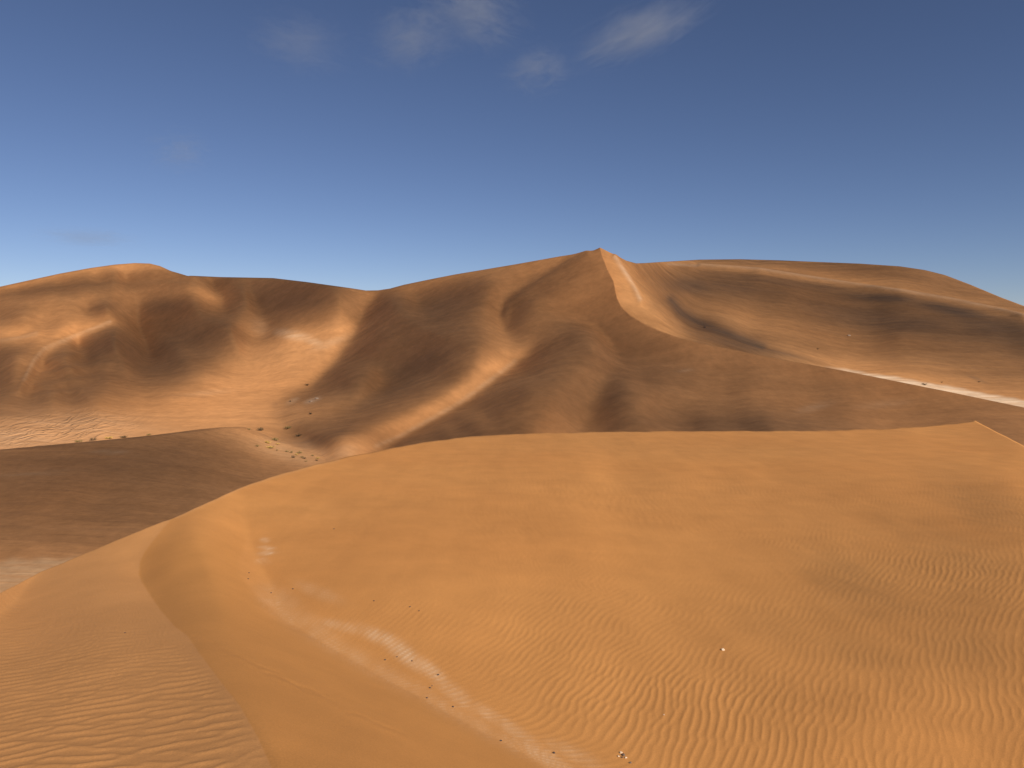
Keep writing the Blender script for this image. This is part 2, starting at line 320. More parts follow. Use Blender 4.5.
LB, LM, L0, LF = 1.5e3, 0.0, 8.0, .08
def samples_from(dep, wt=4.0, dens=0):
    d = np.asarray(dep, float)
    if dens: d = densify(d, dens)
    return np.column_stack([d[:, 0], d[:, 1], 1.0 / d[:, 2], np.full(len(d), wt)])


def tone(grid, pts, lines, alpha=.02, beta=.2):
    s = [np.column_stack([np.asarray(pts, float), np.full(len(pts), 1.0)])]
    for l in lines:
        d = densify(l, 2.0); s.append(np.column_stack([d, np.full(len(d), 1.0)]))
    return interp(grid, np.concatenate(s), alpha, beta)


GA = Grid(-510, 1560, 234, 651, 3)
GB = Grid(480, 1560, 234, 450, 3)
GC = Grid(-510, 450, 414, 960, 3)
GD = Grid(-400, 1500, 408, 1010, 2)


def scale_q(s, k):
    s = s.copy(); s[:, 2] *= k; return s


K = 200.0      # keeps the numbers near one while solving
qa0 = interp(GA, scale_q(np.concatenate([samples_from(DEP_A), samples_from(DEP_RIDGE, 4, 3)]), K), 1e-4, 1.0, its=(400, 250, 150, 60)) / K
qb0 = interp(GB, scale_q(np.concatenate([samples_from(DEP_B), samples_from([(a, b, c * 1.004) for a, b, c in DEP_RIDGE[:5]], 4, 3)]), K), 1e-4, 1.0, its=(400, 250, 150, 60)) / K
qc0 = interp(GC, scale_q(samples_from(DEP_C), K), 1e-4, 1.0) / K
brink = densify(DEP_BRINK, 1.0)
base = densify([(u, v) for u, v in BASE], 2.0)
base_u = line([(v, u) for u, v in BASE])


def floor_q(u, v):
    return ((np.asarray(v, float) - HV) / F - FLOOR_S) / FLOOR_C


_fu, _fv = [a.ravel() for a in np.meshgrid(np.arange(-400, 1501, 18), np.arange(411, 1011, 12))]
_k = (_fv >= line(TOP_D)(_fu) - 2) & (_fu > base_u(np.maximum(_fv, 515)) + np.where(_fv < 640, 70, 26)) & (_fu > 340)
flat = np.column_stack([_fu, _fv, floor_q(_fu, _fv), np.full(len(_fu), .4)])[_k]
base_ = base[base[:, 1] > 610]
foot = np.column_stack([base_, floor_q(base_[:, 0], base_[:, 1]), np.full(len(base_), 2.0)])
qd0 = interp(GD, scale_q(np.concatenate([samples_from(DEP_FLANK, 4), samples_from(DEP_BRINK, 8, 1.5), flat, foot]), 10), 1e-5, 30, crease=np.concatenate([brink[:, :2], base_]), its=(600, 500, 400, 250)) / 10


def drop(x, y, z):
    """follow the sun's ray down to the valley's level: one plan position per shaded spot"""
    t = (z + 20) / SUN[2]
    return x - SUN[0] * t, y - SUN[1] * t


AMB = .10
CELL = 4.0
CX0, CY0, CNX, CNY = -420.0, -60.0, 285, 210


def blur(a, s):
    r = int(3 * s + 1); k = np.exp(-.5 * (np.arange(-r, r + 1) / s) ** 2); k /= k.sum()
    a = np.apply_along_axis(lambda x: np.convolve(x, k, 'same'), 0, a)
    return np.apply_along_axis(lambda x: np.convolve(x, k, 'same'), 1, a)


class ShadeCloud:
    """optical depth of the added cloud, fitted to the shade wanted per plan spot"""
    def __init__(s): s.t = np.zeros((CNY, CNX))

    def at(s, px, py):
        g = Grid(0, CNX - 1, 0, CNY - 1, 1)
        return g.cubic(s.t, (px - CX0) / CELL, (py - CY0) / CELL)

    def fit(s, layers, sig, PW=1.2):
        num = np.zeros((CNY, CNX)); den = np.zeros((CNY, CNX))
        for g, q, T, W in layers:
            sh, _ = shade(g, q)
            Tc = .25 * (T[1:, 1:] + T[1:, :-1] + T[:-1, 1:] + T[:-1, :-1]); qc = .25 * (q[1:, 1:] + q[1:, :-1] + q[:-1, 1:] + q[:-1, :-1])
            D = np.clip(1.055 * lin(Tc) - AMB, .015, 1)
            raw = -np.log(np.clip(D / np.clip(sh, .1, 1), .09, 1.8))
            x, y, z = world(g.U[:-1, :-1] + g.h / 2, g.V[:-1, :-1] + g.h / 2, qc)
            px, py = drop(x, y, z)
            j = np.rint((px - CX0) / CELL).astype(int); i = np.rint((py - CY0) / CELL).astype(int)
            ok = (W > 0) & (i >= 0) & (i < CNY) & (j >= 0) & (j < CNX)
            w = np.minimum(1.0, (y / 150.0) ** 2)
            np.add.at(num, (i[ok], j[ok]), (w * np.exp(-PW * raw))[ok]); np.add.at(den, (i[ok], j[ok]), w[ok])
        num, den = num / np.maximum(den, 1e-6), np.minimum(den, 2.0)
        num = blur(num * den, sig); den = blur(den, sig)
        s.t = np.clip(-np.log(np.maximum((num + .03) / (den + .03), 1e-3)) / PW, 0, 2.3)


CLOUD_SHADE = ShadeCloud()
KINK_A = np.concatenate([densify(l, 1.0) for l in ([(378, 447), (402, 437), (432, 421), (462, 404), (483, 388.5), (503, 373.5), (518, 362.5), (532, 352)],
                         [(376, 297.5), (364, 309), (357.5, 325), (351, 341), (341, 356), (327, 372), (312, 387.5)], [(24, 390), (32, 377), (38, 363), (47, 353), (75, 340), (97, 333), (115, 325)],
                         [(586, 254), (558, 268), (535, 282.5), (515, 293), (504, 303), (500, 316), (503, 330)])])


def sunlit_share(grid, q):
    x, y, z = world(grid.U, grid.V, q)
    return np.exp(-CLOUD_SHADE.at(*drop(x, y, z)))


def target(grid, q, T, lit=True):
    S = (1.055 * lin(np.clip(T, 60, 245)) - AMB) / (sunlit_share(grid, q) if lit else 1.0)
    S = np.clip(S, .05, .93)
    return .25 * (S[1:, 1:] + S[1:, :-1] + S[:-1, 1:] + S[:-1, :-1])


def weight(grid, top, bot, u0=-20, u1=1040):
    Uc = grid.U[:-1, :-1] + grid.h / 2; Vc = grid.V[:-1, :-1] + grid.h / 2
    w = (Vc > top(Uc) - 1) & (Vc < bot(Uc) + 6) & (Uc > u0) & (Uc < u1)
    return w.astype(float)


botA = line([(-600, 455), (0, 455), (240, 440), (300, 462), (350, 456), (455, 440), (600, 434), (879, 431), (975, 424), (1024, 446), (1600, 500)])
topA = lambda u: np.where(np.asarray(u) < 600, line(SKY_A)(u), line(RIDGE)(u))
topB = line(SKY_B); topC = line(TOP_C); topD = line(TOP_D)
botB = line([(480, 250)] + RIDGE)
botC = line([(-600, 640), (0, 593), (45, 570), (172, 518), (300, 468), (330, 462), (420, 460)])
T_a, T_b, T_c, T_d = (tone(GA, TONE_A, TONE_A_LINES), tone(GB, TONE_B, TONE_B_LINES), tone(GC, TONE_C, TONE_C_LINES), tone(GD, TONE_D, TONE_D_LINES))
W_a, W_b, W_c, W_d = weight(GA, topA, botA), weight(GB, topB, botB, 600, 1130), weight(GC, topC, botC, -20, 330), weight(GD, topD, lambda u: 800 + 0 * u, -120, 1120)
cover = lambda a, b_, c: [(GA, a, T_a, W_a), (GB, b_, T_b, W_b), (GC, c, T_c, W_c)]
CLOUD_SHADE.fit(cover(qa0, qb0, qc0), 2.2)
qa = relief(GA, qa0, target(GA, qa0, T_a), W_a, LB * 2, LM, L0 * 1.3, crease=KINK_A)
qb = relief(GB, qb0, target(GB, qb0, T_b), W_b, LB * 5, LM, L0 * 6)
qc = relief(GC, qc0, target(GC, qc0, T_c), W_c, LB * 40, LM, L0)
CLOUD_SHADE.fit(cover(qa, qb, qc), 1.5)
qa = relief(GA, qa0, target(GA, qa, T_a), W_a, LB * .9, LM, L0 * 1.3, crease=KINK_A)
qb = relief(GB, qb0, target(GB, qb, T_b), W_b, LB * 3, LM, L0 * 6)
CLOUD_SHADE.fit(cover(qa, qb, qc), 1.3, 1.4)
qa = relief(GA, qa0, target(GA, qa, T_a), W_a, LB * LF * 2.5, LM, L0 * 1.3, crease=KINK_A)
qb = relief(GB, qb0, target(GB, qb, T_b), W_b, LB * LF * 40, LM, L0 * 6)
CLOUD_SHADE.fit(cover(qa, qb, qc), .8, 1.6)
qd = relief(GD, qd0, target(GD, qd0, T_d, False), W_d, LB * .22, LM, L0 * .22, crease=brink[:, :2])

# gaps cut in the added cloud to brighten chosen spots: (layer, column, row, radius m, how clear)
for _L, _u, _v, _r, _c in (('C', 288, 449, 10, .85), ('C', 265, 438, 7, .7), ('A', 335, 448, 6, .5), ('A', 410, 428, 6, .8), ('A', 440, 411, 6, .8), ('A', 470, 392, 6.5, .8), ('A', 498, 370, 7, .75), ('A', 345, 330, 8, .5), ('A', 70, 338, 10, .4)):
    _g, _q = {'A': (GA, qa), 'C': (GC, qc)}[_L]
    _x, _y, _z = world(_u, _v, _g.sample(_q, np.array([_u]), np.array([_v])))
    _px, _py = drop(_x[0], _y[0], _z[0])
    _X, _Y = np.meshgrid(CX0 + np.arange(CNX) * CELL, CY0 + np.arange(CNY) * CELL)
    CLOUD_SHADE.t *= 1 - _c * np.exp(-((_X - _px) ** 2 + (_Y - _py) ** 2) / _r ** 2)

# behind the summit ridge the far dune starts a little deeper than the ridge that hides it
_ru = np.arange(600.0, 1561.0, 3.0); _rv = line(RIDGE)(_ru)
_k = np.minimum(1.0, .985 * GA.cubic(qa, _ru, _rv + 2) / GB.cubic(qb, _ru, _rv + 2))
_k = np.minimum(_k, np.convolve(np.pad(_k, 12, 'edge'), np.ones(25) / 25, 'valid'))
_k = np.convolve(np.pad(_k, 6, 'edge'), np.ones(13) / 13, 'valid')
_d = np.clip(np.interp(GB.U, _ru, _rv) - GB.V, 0, None)
qb = qb * (1 - (1 - np.interp(GB.U, _ru, _k)) * np.exp(-(_d / 55.0) ** 2))

SUN_STRENGTH, SKY_STRENGTH, EXPOSURE = 5.0, .06, .28
AIR, DUST, OZONE = 1.0, 0.0, 4.0
import bpy, bmesh, random
from mathutils import Vector, Matrix
rng = np.random.default_rng(11)
random.seed(5)
SC = bpy.context.scene
COL = SC.collection


# ---------------------------------------------------------------- materials
def new_mat(name):
    m = bpy.data.materials.new(name); m.use_nodes = True
    nt = m.node_tree; nt.nodes.clear()
    return m, nt


class Nodes:
    def __init__(s, nt): s.nt = nt

    def n(s, kind, **kw):
        nd = s.nt.nodes.new(kind)
        for k, v in kw.items():
            if k == 'ins':
                for a, b in v.items():
                    if hasattr(b, 'node') or isinstance(b, bpy.types.NodeSocket): s.nt.links.new(b, nd.inputs[a])
                    else: nd.inputs[a].default_value = b
            else: setattr(nd, k, v)
        return nd

    def math(s, op, a, b=0.0, c=0.0, clamp=False):
        nd = s.nt.nodes.new('ShaderNodeMath'); nd.operation = op; nd.use_clamp = clamp
        for i, x in enumerate((a, b, c)):
            if isinstance(x, bpy.types.NodeSocket): s.nt.links.new(x, nd.inputs[i])
            else: nd.inputs[i].default_value = x
        return nd.outputs[0]

    def mix(s, f, a, b, mode='MIX'):
        nd = s.nt.nodes.new('ShaderNodeMix'); nd.data_type = 'RGBA'; nd.blend_type = mode
        for i, x in ((0, f), (6, a), (7, b)):
            if isinstance(x, bpy.types.NodeSocket): s.nt.links.new(x, nd.inputs[i])
            else: nd.inputs[i].default_value = x if i == 0 else (*x, 1)
        return nd.outputs[2]

    def remap(s, x, a, b, c=0.0, d=1.0):
        nd = s.nt.nodes.new('ShaderNodeMapRange'); nd.clamp = True
        s.nt.links.new(x, nd.inputs[0])
        for i, v in enumerate((a, b, c, d)): nd.inputs[i + 1].default_value = v
        return nd.outputs[0]

    def noise(s, vec, scale, detail=4.0, rough=.55, dist=0.0):
        nd = s.n('ShaderNodeTexNoise'); nd.inputs['Scale'].default_value = scale
        nd.inputs['Detail'].default_value = detail; nd.inputs['Roughness'].default_value = rough; nd.inputs['Distortion'].default_value = dist
        s.nt.links.new(vec, nd.inputs['Vector']); return nd.outputs[0]

    def scaled(s, vec, sc, rot=0.0):
        nd = s.n('ShaderNodeMapping'); nd.inputs['Scale'].default_value = sc; nd.inputs['Rotation'].default_value = (0, 0, rot)
        s.nt.links.new(vec, nd.inputs['Vector']); return nd.outputs[0]


def sand_material(name, colour, red, pale, dark, big, streak, grain, bump_scale, bump, ridges=False, stk=.35, sorted_=None):
    """wind-sorted sand: slow drifts of hue, streaks of heavy dark grains, darker patches, pale gypsum dust, painted crest light, grain"""
    m, nt = new_mat(name); N = Nodes(nt)
    co = N.n('ShaderNodeTexCoord').outputs['Object']
    slow = N.noise(co, big, 3, .5)
    st = N.noise(N.scaled(co, streak, .35), 1.0, 5, .6, .4)
    c = N.mix(N.remap(slow, .35, .68), colour, red)
    c = N.mix(N.math('MULTIPLY', N.remap(st, .36, .72), stk), c, tuple(x * k for x, k in zip(colour, (.66, .64, .62))))
    ad = N.n('ShaderNodeAttribute', attribute_name='dark').outputs['Fac']
    ap = N.n('ShaderNodeAttribute', attribute_name='pale').outputs['Fac']
    edge = N.noise(N.scaled(co, tuple(4 * x for x in streak), .35), 1.0, 6, .65)
    fd = N.math('MULTIPLY', ad, N.remap(edge, .25, .65, .45, 1.0), clamp=True)
    fp = N.math('MULTIPLY', ap, N.remap(edge, .30, .62, .35, 1.15), clamp=True)
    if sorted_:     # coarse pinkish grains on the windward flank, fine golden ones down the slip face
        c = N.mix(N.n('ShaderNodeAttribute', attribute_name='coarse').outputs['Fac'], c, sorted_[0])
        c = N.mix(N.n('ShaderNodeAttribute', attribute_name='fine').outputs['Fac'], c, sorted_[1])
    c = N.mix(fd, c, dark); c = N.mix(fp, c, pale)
    gr = N.noise(co, grain, 2, .7)
    mo = N.remap(N.noise(co, big * 7, 6, .62), .3, .7, .93, 1.07)
    c = N.mix(1.0, c, N.n('ShaderNodeCombineColor', ins={0: mo, 1: mo, 2: mo}).outputs[0], 'MULTIPLY')
    c = N.mix(1.0, c, N.n('ShaderNodeCombineColor', ins={0: N.remap(gr, .2, .8, .86, 1.14), 1: N.remap(gr, .2, .8, .86, 1.14), 2: N.remap(gr, .2, .8, .86, 1.14)}).outputs[0], 'MULTIPLY')
    h = N.noise(co, bump_scale, 5, .6)
    hh = N.math('MULTIPLY', h, bump)
    st2 = N.noise(N.scaled(co, tuple(2.2 * x for x in streak), .35), 1.0, 4, .55)
    hh = N.math('ADD', hh, N.math('MULTIPLY', st2, bump * 2.0))
    if ridges:      # knee-high megaripples on the valley floor
        ar = N.n('ShaderNodeAttribute', attribute_name='ripple').outputs['Fac']
        rn = N.noise(N.scaled(co, (.42, .16, 0), -.30), 1.0, 2, .45, .6)
        rd = N.math('POWER', N.math('SUBTRACT', 1.0, N.math('ABSOLUTE', N.math('MULTIPLY_ADD', rn, 2.0, -1.0))), 3.5)
        hh = N.math('ADD', hh, N.math('MULTIPLY', rd, N.math('MULTIPLY', ar, .50)))
    b = N.n('ShaderNodeBump', ins={'Strength': 1.0, 'Distance': 1.0, 'Height': hh})
    p = N.n('ShaderNodeBsdfPrincipled', ins={'Base Color': c, 'Roughness': .95, 'Normal': b.outputs[0]})
    p.inputs['Specular IOR Level'].default_value = .12
    o = N.n('ShaderNodeOutputMaterial'); nt.links.new(p.outputs[0], o.inputs[0])
    return m


def plain(name, colour, vary=.25, scale=8.0, rough=.85):
    m, nt = new_mat(name); N = Nodes(nt)
    co = N.n('ShaderNodeTexCoord').outputs['Object']
    f = N.noise(co, scale, 4, .6)
    c = N.mix(N.remap(f, .3, .7), tuple(x * (1 - vary) for x in colour), tuple(min(1, x * (1 + vary)) for x in colour))
    b = N.n('ShaderNodeBump', ins={'Strength': .6, 'Distance': .02, 'Height': f})
    p = N.n('ShaderNodeBsdfPrincipled', ins={'Base Color': c, 'Roughness': rough, 'Normal': b.outputs[0]})
    o = N.n('ShaderNodeOutputMaterial'); nt.links.new(p.outputs[0], o.inputs[0])
    return m


MAT_FAR = sand_material('far_dune_sand', (.590, .276, .106), (.565, .246, .086), (.76, .46, .25), (.160, .092, .050), .012, (.012, .10, .05), .35, .12, .20, True, .5)
MAT_RIGHT = sand_material('right_dune_sand', (.545, .262, .100), (.525, .236, .084), (.70, .50, .33), (.130, .095, .065), .010, (.010, .07, .03), .25, .08, .40, False, .8)
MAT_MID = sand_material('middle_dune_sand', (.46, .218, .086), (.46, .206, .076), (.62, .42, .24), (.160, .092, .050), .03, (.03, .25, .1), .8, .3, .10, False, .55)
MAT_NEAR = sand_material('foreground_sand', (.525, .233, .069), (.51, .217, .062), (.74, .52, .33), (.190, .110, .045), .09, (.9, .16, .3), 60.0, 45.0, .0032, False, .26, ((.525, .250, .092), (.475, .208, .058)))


# ---------------------------------------------------------------- terrain sheets
def cols(lo, hi, fine, step, grow=1.12, extra=()):
    a = list(np.arange(fine[0], fine[1] + step * .5, step))
    d = step; x = fine[0]
    while x > lo: d *= grow; x -= d; a.append(x)
    d = step; x = fine[1]
    while x < hi: d *= grow; x += d; a.append(x)
    for e0, e1, es in extra: a += list(np.arange(e0, e1, es))
    return np.unique(np.round(np.clip(a, lo, hi), 3))


def sheet(name, grid, q, top, bottom, us, rows, mat, attrs, back=(60.0, .55), lift=None, front=None):
    s = np.linspace(0, 1, rows)[:, None]
    t = top(us)[None]; bt = bottom(us)[None]
    V = t + (bt - t) * s; U = np.broadcast_to(us[None], V.shape)
    Q = grid.cubic(q, U, V)
    X, Y, Z = world(U, V, Q)
    if lift is not None: Z = Z + lift(X, Y, U, V)
    # the far side: over the crest and down at the angle of rest
    k = np.array([.004, .012, .03, .06, .1, .16, .25, .38, .55, .75, 1.0])[::-1][:, None] * back[0]
    n = len(k)
    gx, gy = X[0], Y[0]; L = np.hypot(gx, gy)
    drop_ = back[1] * (k - .25 * back[0] * .06 * (1 - np.exp(-k / (back[0] * .06))))
    Xb = gx[None] * (1 + k / L[None]); Yb = gy[None] * (1 + k / L[None]); Zb = Z[0][None] - drop_
    X = np.concatenate([Xb, X]); Y = np.concatenate([Yb, Y]); Z = np.concatenate([Zb, Z])
    nf = 0
    if front:       # under the slope that hides its foot
        k = np.array([.02, .1, .25, .5, 1.0])[:, None] * front; nf = 5
        L = np.hypot(X[-1], Y[-1])
        X, Y, Z = (np.concatenate([X, X[-1] * (1 - k / L)]), np.concatenate([Y, Y[-1] * (1 - k / L)]), np.concatenate([Z, Z[-1] - .95 * k]))
    R, C_ = X.shape
    co = np.column_stack([X.ravel(), Y.ravel(), Z.ravel()]).astype(np.float32)
    idx = np.arange(R * C_).reshape(R, C_)
    f = np.stack([idx[:-1, :-1], idx[1:, :-1], idx[1:, 1:], idx[:-1, 1:]], -1).reshape(-1, 4)
    me = bpy.data.meshes.new(name)
    me.vertices.add(len(co)); me.vertices.foreach_set('co', co.ravel())
    me.loops.add(f.size); me.loops.foreach_set('vertex_index', f.ravel().astype(np.int32))
    me.polygons.add(len(f)); me.polygons.foreach_set('loop_start', np.arange(0, f.size, 4, dtype=np.int32)); me.polygons.foreach_set('loop_total', np.full(len(f), 4, np.int32))
    me.polygons.foreach_set('use_smooth', np.ones(len(f), bool))
    me.update(calc_edges=True)
    for an, fn in attrs.items():
        a = me.attributes.new(an, 'FLOAT', 'POINT')
        val = np.concatenate([np.zeros((n, C_)), np.clip(fn(U, V), 0, 1), np.zeros((nf, C_))])
        a.data.foreach_set('value', val.ravel().astype(np.float32))
    me.materials.append(mat)
    o = bpy.data.objects.new(name, me); COL.objects.link(o); o['kind'] = 'structure'
    return o


def spots(lst):
    """soft patches: (column, row, half width, half height, turn deg, amount)"""
    def fn(U, V):
        t = np.zeros(U.shape)
        for u, v, a, b, r, k in lst:
            c, s = math.cos(math.radians(r)), math.sin(math.radians(r))
            dx, dy = U - u, V - v
            t = np.maximum(t, k * np.exp(-.5 * (((dx * c + dy * s) / a) ** 2 + ((-dx * s + dy * c) / b) ** 2) ** 1.3))
        return t
    return fn


def line_dist(pts, U, V):
    m = np.full(U.shape, 1e9)
    for (a0, a1), (b0, b1) in zip(pts[:-1], pts[1:]):
        dx, dy = b0 - a0, b1 - a1
        t = np.clip(((U - a0) * dx + (V - a1) * dy) / (dx * dx + dy * dy), 0, 1)
        np.minimum(m, (U - a0 - t * dx) ** 2 + (V - a1 - t * dy) ** 2, out=m)
    return m


def strip(pts, w, k=1.0):
    p = [tuple(q[:2]) for q in pts]
    return lambda U, V: k * np.exp(-.5 * line_dist(p, U, V) / w ** 2)


def most(*fns): return lambda U, V: np.maximum.reduce([f(U, V) for f in fns])


sm = lambda x, a, b: np.clip((x - a) / (b - a), 0, 1) ** 2 * (3 - 2 * np.clip((x - a) / (b - a), 0, 1))

# wind ripples as real relief: one-way filtered noise, read as a phase so the crests run on and fork
def ripple_field(nx, ny, cell, wl, ang, spread, bw, seed):
    g = np.random.default_rng(seed)
    f = np.fft.fft2(g.standard_normal((ny, nx)))
    kx = np.fft.fftfreq(nx, cell)[None]; ky = np.fft.fftfreq(ny, cell)[:, None]
    k = np.hypot(kx, ky) + 1e-9; th = np.arctan2(ky, kx) - ang
    th = (th + np.pi) % (2 * np.pi) - np.pi
    H = np.exp(-.5 * ((k * wl - 1) / bw) ** 2 - .5 * (th / spread) ** 2)
    a = np.fft.ifft2(f * H)
    ph = np.angle(a); am = np.abs(a); am = np.clip(am / np.mean(am), 0, 1.15)
    ph = ph + .35 * np.sin(ph)
    return ((np.exp(1.5 * np.cos(ph)) - 1.65) / 1.75 * am ** .6).astype(np.float32)


def bilin(a, x, y):
    x = np.mod(x, a.shape[1] - 1.001); y = np.mod(y, a.shape[0] - 1.001)
    j = x.astype(int); i = y.astype(int); fx = x - j; fy = y - i
    return (a[i, j] * (1 - fx) + a[i, j + 1] * fx) * (1 - fy) + (a[i + 1, j] * (1 - fx) + a[i + 1, j + 1] * fx) * fy


RC = .025
RIP = ripple_field(1600, 1600, RC, .126, 0.0, .15, .13, 3)       # crests along the field's own Y
RIPF = ripple_field(1024, 1024, RC, .175, 0.0, .40, .30, 8)
brink_u = line([(v, u) for u, v in BRINK])
PATCH = ripple_field(256, 256, 1.0, 70, 0.3, 3.0, .6, 4)          # slow unevenness
SOFT = spots([(450, 585, 45, 22, 20, .9), (640, 545, 30, 10, 15, .5), (300, 575, 40, 20, 20, .9), (390, 560, 60, 30, 0, .8), (610, 752, 26, 7, 20, .9), (960, 745, 55, 16, 0, .75), (470, 630, 24, 16, 25, .4),
              (740, 636, 28, 9, 10, .7), (230, 560, 50, 30, 0, .9)])


def near_relief(X, Y, U, V):
    inside = sm(U - brink_u(np.clip(V, 518, 1010)), -1.0, 6.0) * (V > 500) + (V <= 500)
    over_base = sm(U - base_u(np.clip(V, 515, 1010)), 2.0, 26.0) * (V > 515) + (V <= 515)
    # the crests swing round with the wind: near the foot of the slip face along it, away to the right across
    ang = np.radians(np.interp(X, [-6, 0, 1.5, 4, 7, 12, 20], [24, 21, 21, 30, 38, 45, 48]))
    foot_ = np.exp(-np.maximum(U - base_u(np.clip(V, 515, 1010)), 0) / 45.0) * (V > 560)
    a0 = math.radians(30)
    d = ang - a0
    wob = .05 * np.sin(X * .9 + Y * .5) + .045 * np.sin(Y * 1.3 - X * .4) + .02 * np.sin(X * 3.1 + Y * 2.2)
    px = X * math.cos(a0) - Y * math.sin(a0); py = X * math.sin(a0) + Y * math.cos(a0)
    px = px - d * 5 * np.tanh((Y - 13) / 5) * math.cos(a0) + wob - .5 * foot_ * (Y - 12) * .8
    f = bilin(RIP, (px + 40) / RC, (py + 40) / RC)
    am = .0038 * (1 - .6 * SOFT(U, V)) * np.interp(V, [432, 455, 485, 515, 600], [0, .25, .8, 1, 1]) * over_base
    am = am * (.72 + .28 * np.clip(bilin(PATCH, X * 6 + 60, Y * 6 + 60), -1, 1))
    am = am * np.interp(U, [300, 420, 520], [.5, .75, 1.0])
    # the flank on the left: long level ripples running out from the brink
    fl = 1 - (sm(U - brink_u(np.clip(V, 518, 1010)), -4.0, 1.0) * (V > 518) + (V <= 518))
    wx = .12 * np.sin(X * .8 + 1) + .06 * np.sin(X * 2.1 + Y)
    fx = bilin(RIPF, (Y * 1.0 + X * .12 + wx + 15) / RC, (X * .8 + 15) / RC)
    amf = .0058 * np.interp(V, [520, 570, 610, 660], [.1, .35, .65, 1.0])
    # old slump tracks down the slip face
    slip = inside * (1 - over_base)
    tr = 0
    for (u0, v0, u1, v1, w, h) in ((189, 635, 345, 704, 1.2, .006), (225, 653, 350, 706, 1.1, .007), (262, 672, 350, 708, 1.0, .007), (345, 712, 425, 745, 1.2, .005), (200, 640, 300, 700, 3.0, .004), (260, 655, 450, 740, 4, .003), (230, 600, 400, 690, 5, .002)):
        L = math.hypot(u1 - u0, v1 - v0); tx, ty = (u1 - u0) / L, (v1 - v0) / L
        al = (U - u0) * tx + (V - v0) * ty; ac = -(U - u0) * ty + (V - v0) * tx + 3 * np.sin(al * .045) + 1.2 * np.sin(al * .13)
        tr = tr - h * (np.exp(-(ac / w) ** 2) - .4 * np.exp(-((ac - 3 * w) / (1.5 * w)) ** 2)) * sm(al, -4, 12) * (1 - sm(al, L * .55, L))
    near_relief.phase = np.clip(.42 + .42 * f, 0, 1)
    return f * am * inside + fx * amf * fl * (.35 + .65 * sm(brink_u(np.clip(V, 518, 1010)) - U, 2, 26)) + tr * slip


far_u = cols(-505, 1550, (-60, 1084), 2.0, extra=((597, 626, .5),))
below = lambda v0: (lambda u: np.full(np.shape(u), float(v0)))
PALE_LIT_A = most(spots([(293, 335, 14, 3.6, 10, .7), (312, 341, 12, 3.0, 20, .5), (330, 343, 14, 3, -20, .3), (345, 452, 10, 5, -10, .25), (308, 452, 24, 8, 15, .2), (311, 401, 5, 1.5, -15, .9), (316, 399, 4, 1.2, -15, .9), (293, 401, 5, 1.5, -25, .5),
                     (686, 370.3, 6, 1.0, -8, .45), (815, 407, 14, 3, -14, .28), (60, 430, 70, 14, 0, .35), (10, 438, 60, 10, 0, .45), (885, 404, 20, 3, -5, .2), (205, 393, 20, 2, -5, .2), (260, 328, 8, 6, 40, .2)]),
              strip([(376, 446), (400, 436), (430, 419.5), (460, 402.5), (481, 387), (501, 372), (515, 361)], 1.5, .30), strip([(24, 382), (34, 363), (44, 351), (75, 338), (110, 324)], 1.3, .35),  # strips paint sunlit crest highlights into the sand colour
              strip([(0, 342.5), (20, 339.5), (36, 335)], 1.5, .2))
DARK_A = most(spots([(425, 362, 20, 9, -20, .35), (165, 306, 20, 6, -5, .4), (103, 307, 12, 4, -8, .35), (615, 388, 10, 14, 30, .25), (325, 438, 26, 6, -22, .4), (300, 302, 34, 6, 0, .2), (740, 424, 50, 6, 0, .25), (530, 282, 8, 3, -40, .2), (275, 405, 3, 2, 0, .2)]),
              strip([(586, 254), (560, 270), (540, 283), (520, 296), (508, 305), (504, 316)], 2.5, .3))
RIP_A = spots([(55, 428, 55, 11, -4, 1.0), (0, 436, 50, 9, 0, .9), (-60, 436, 60, 12, 0, .9)])
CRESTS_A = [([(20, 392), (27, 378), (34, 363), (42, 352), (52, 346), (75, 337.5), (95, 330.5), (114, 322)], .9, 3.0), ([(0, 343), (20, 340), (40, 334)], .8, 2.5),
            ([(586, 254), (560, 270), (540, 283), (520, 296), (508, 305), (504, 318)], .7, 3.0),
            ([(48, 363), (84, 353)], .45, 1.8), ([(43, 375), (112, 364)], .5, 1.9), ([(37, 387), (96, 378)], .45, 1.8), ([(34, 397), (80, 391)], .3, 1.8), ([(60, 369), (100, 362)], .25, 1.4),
            ([(0, 292), (40, 285), (80, 281), (120, 279), (160, 277.5), (186, 279)], -.7, 2.5), ([(198, 288), (206, 291), (213, 295), (219, 300)], .7, 2.2)]
def far_relief(X, Y, U, V):
    z = 0
    for pts, h, w in CRESTS_A: z = z + h * np.exp(-.5 * line_dist(pts, U, V) / w ** 2)
    return z
sheet('star_dune', GA, qa, topA, below(640), far_u, 200, MAT_FAR, {'pale': PALE_LIT_A, 'dark': DARK_A, 'ripple': RIP_A}, (90, .58), far_relief)

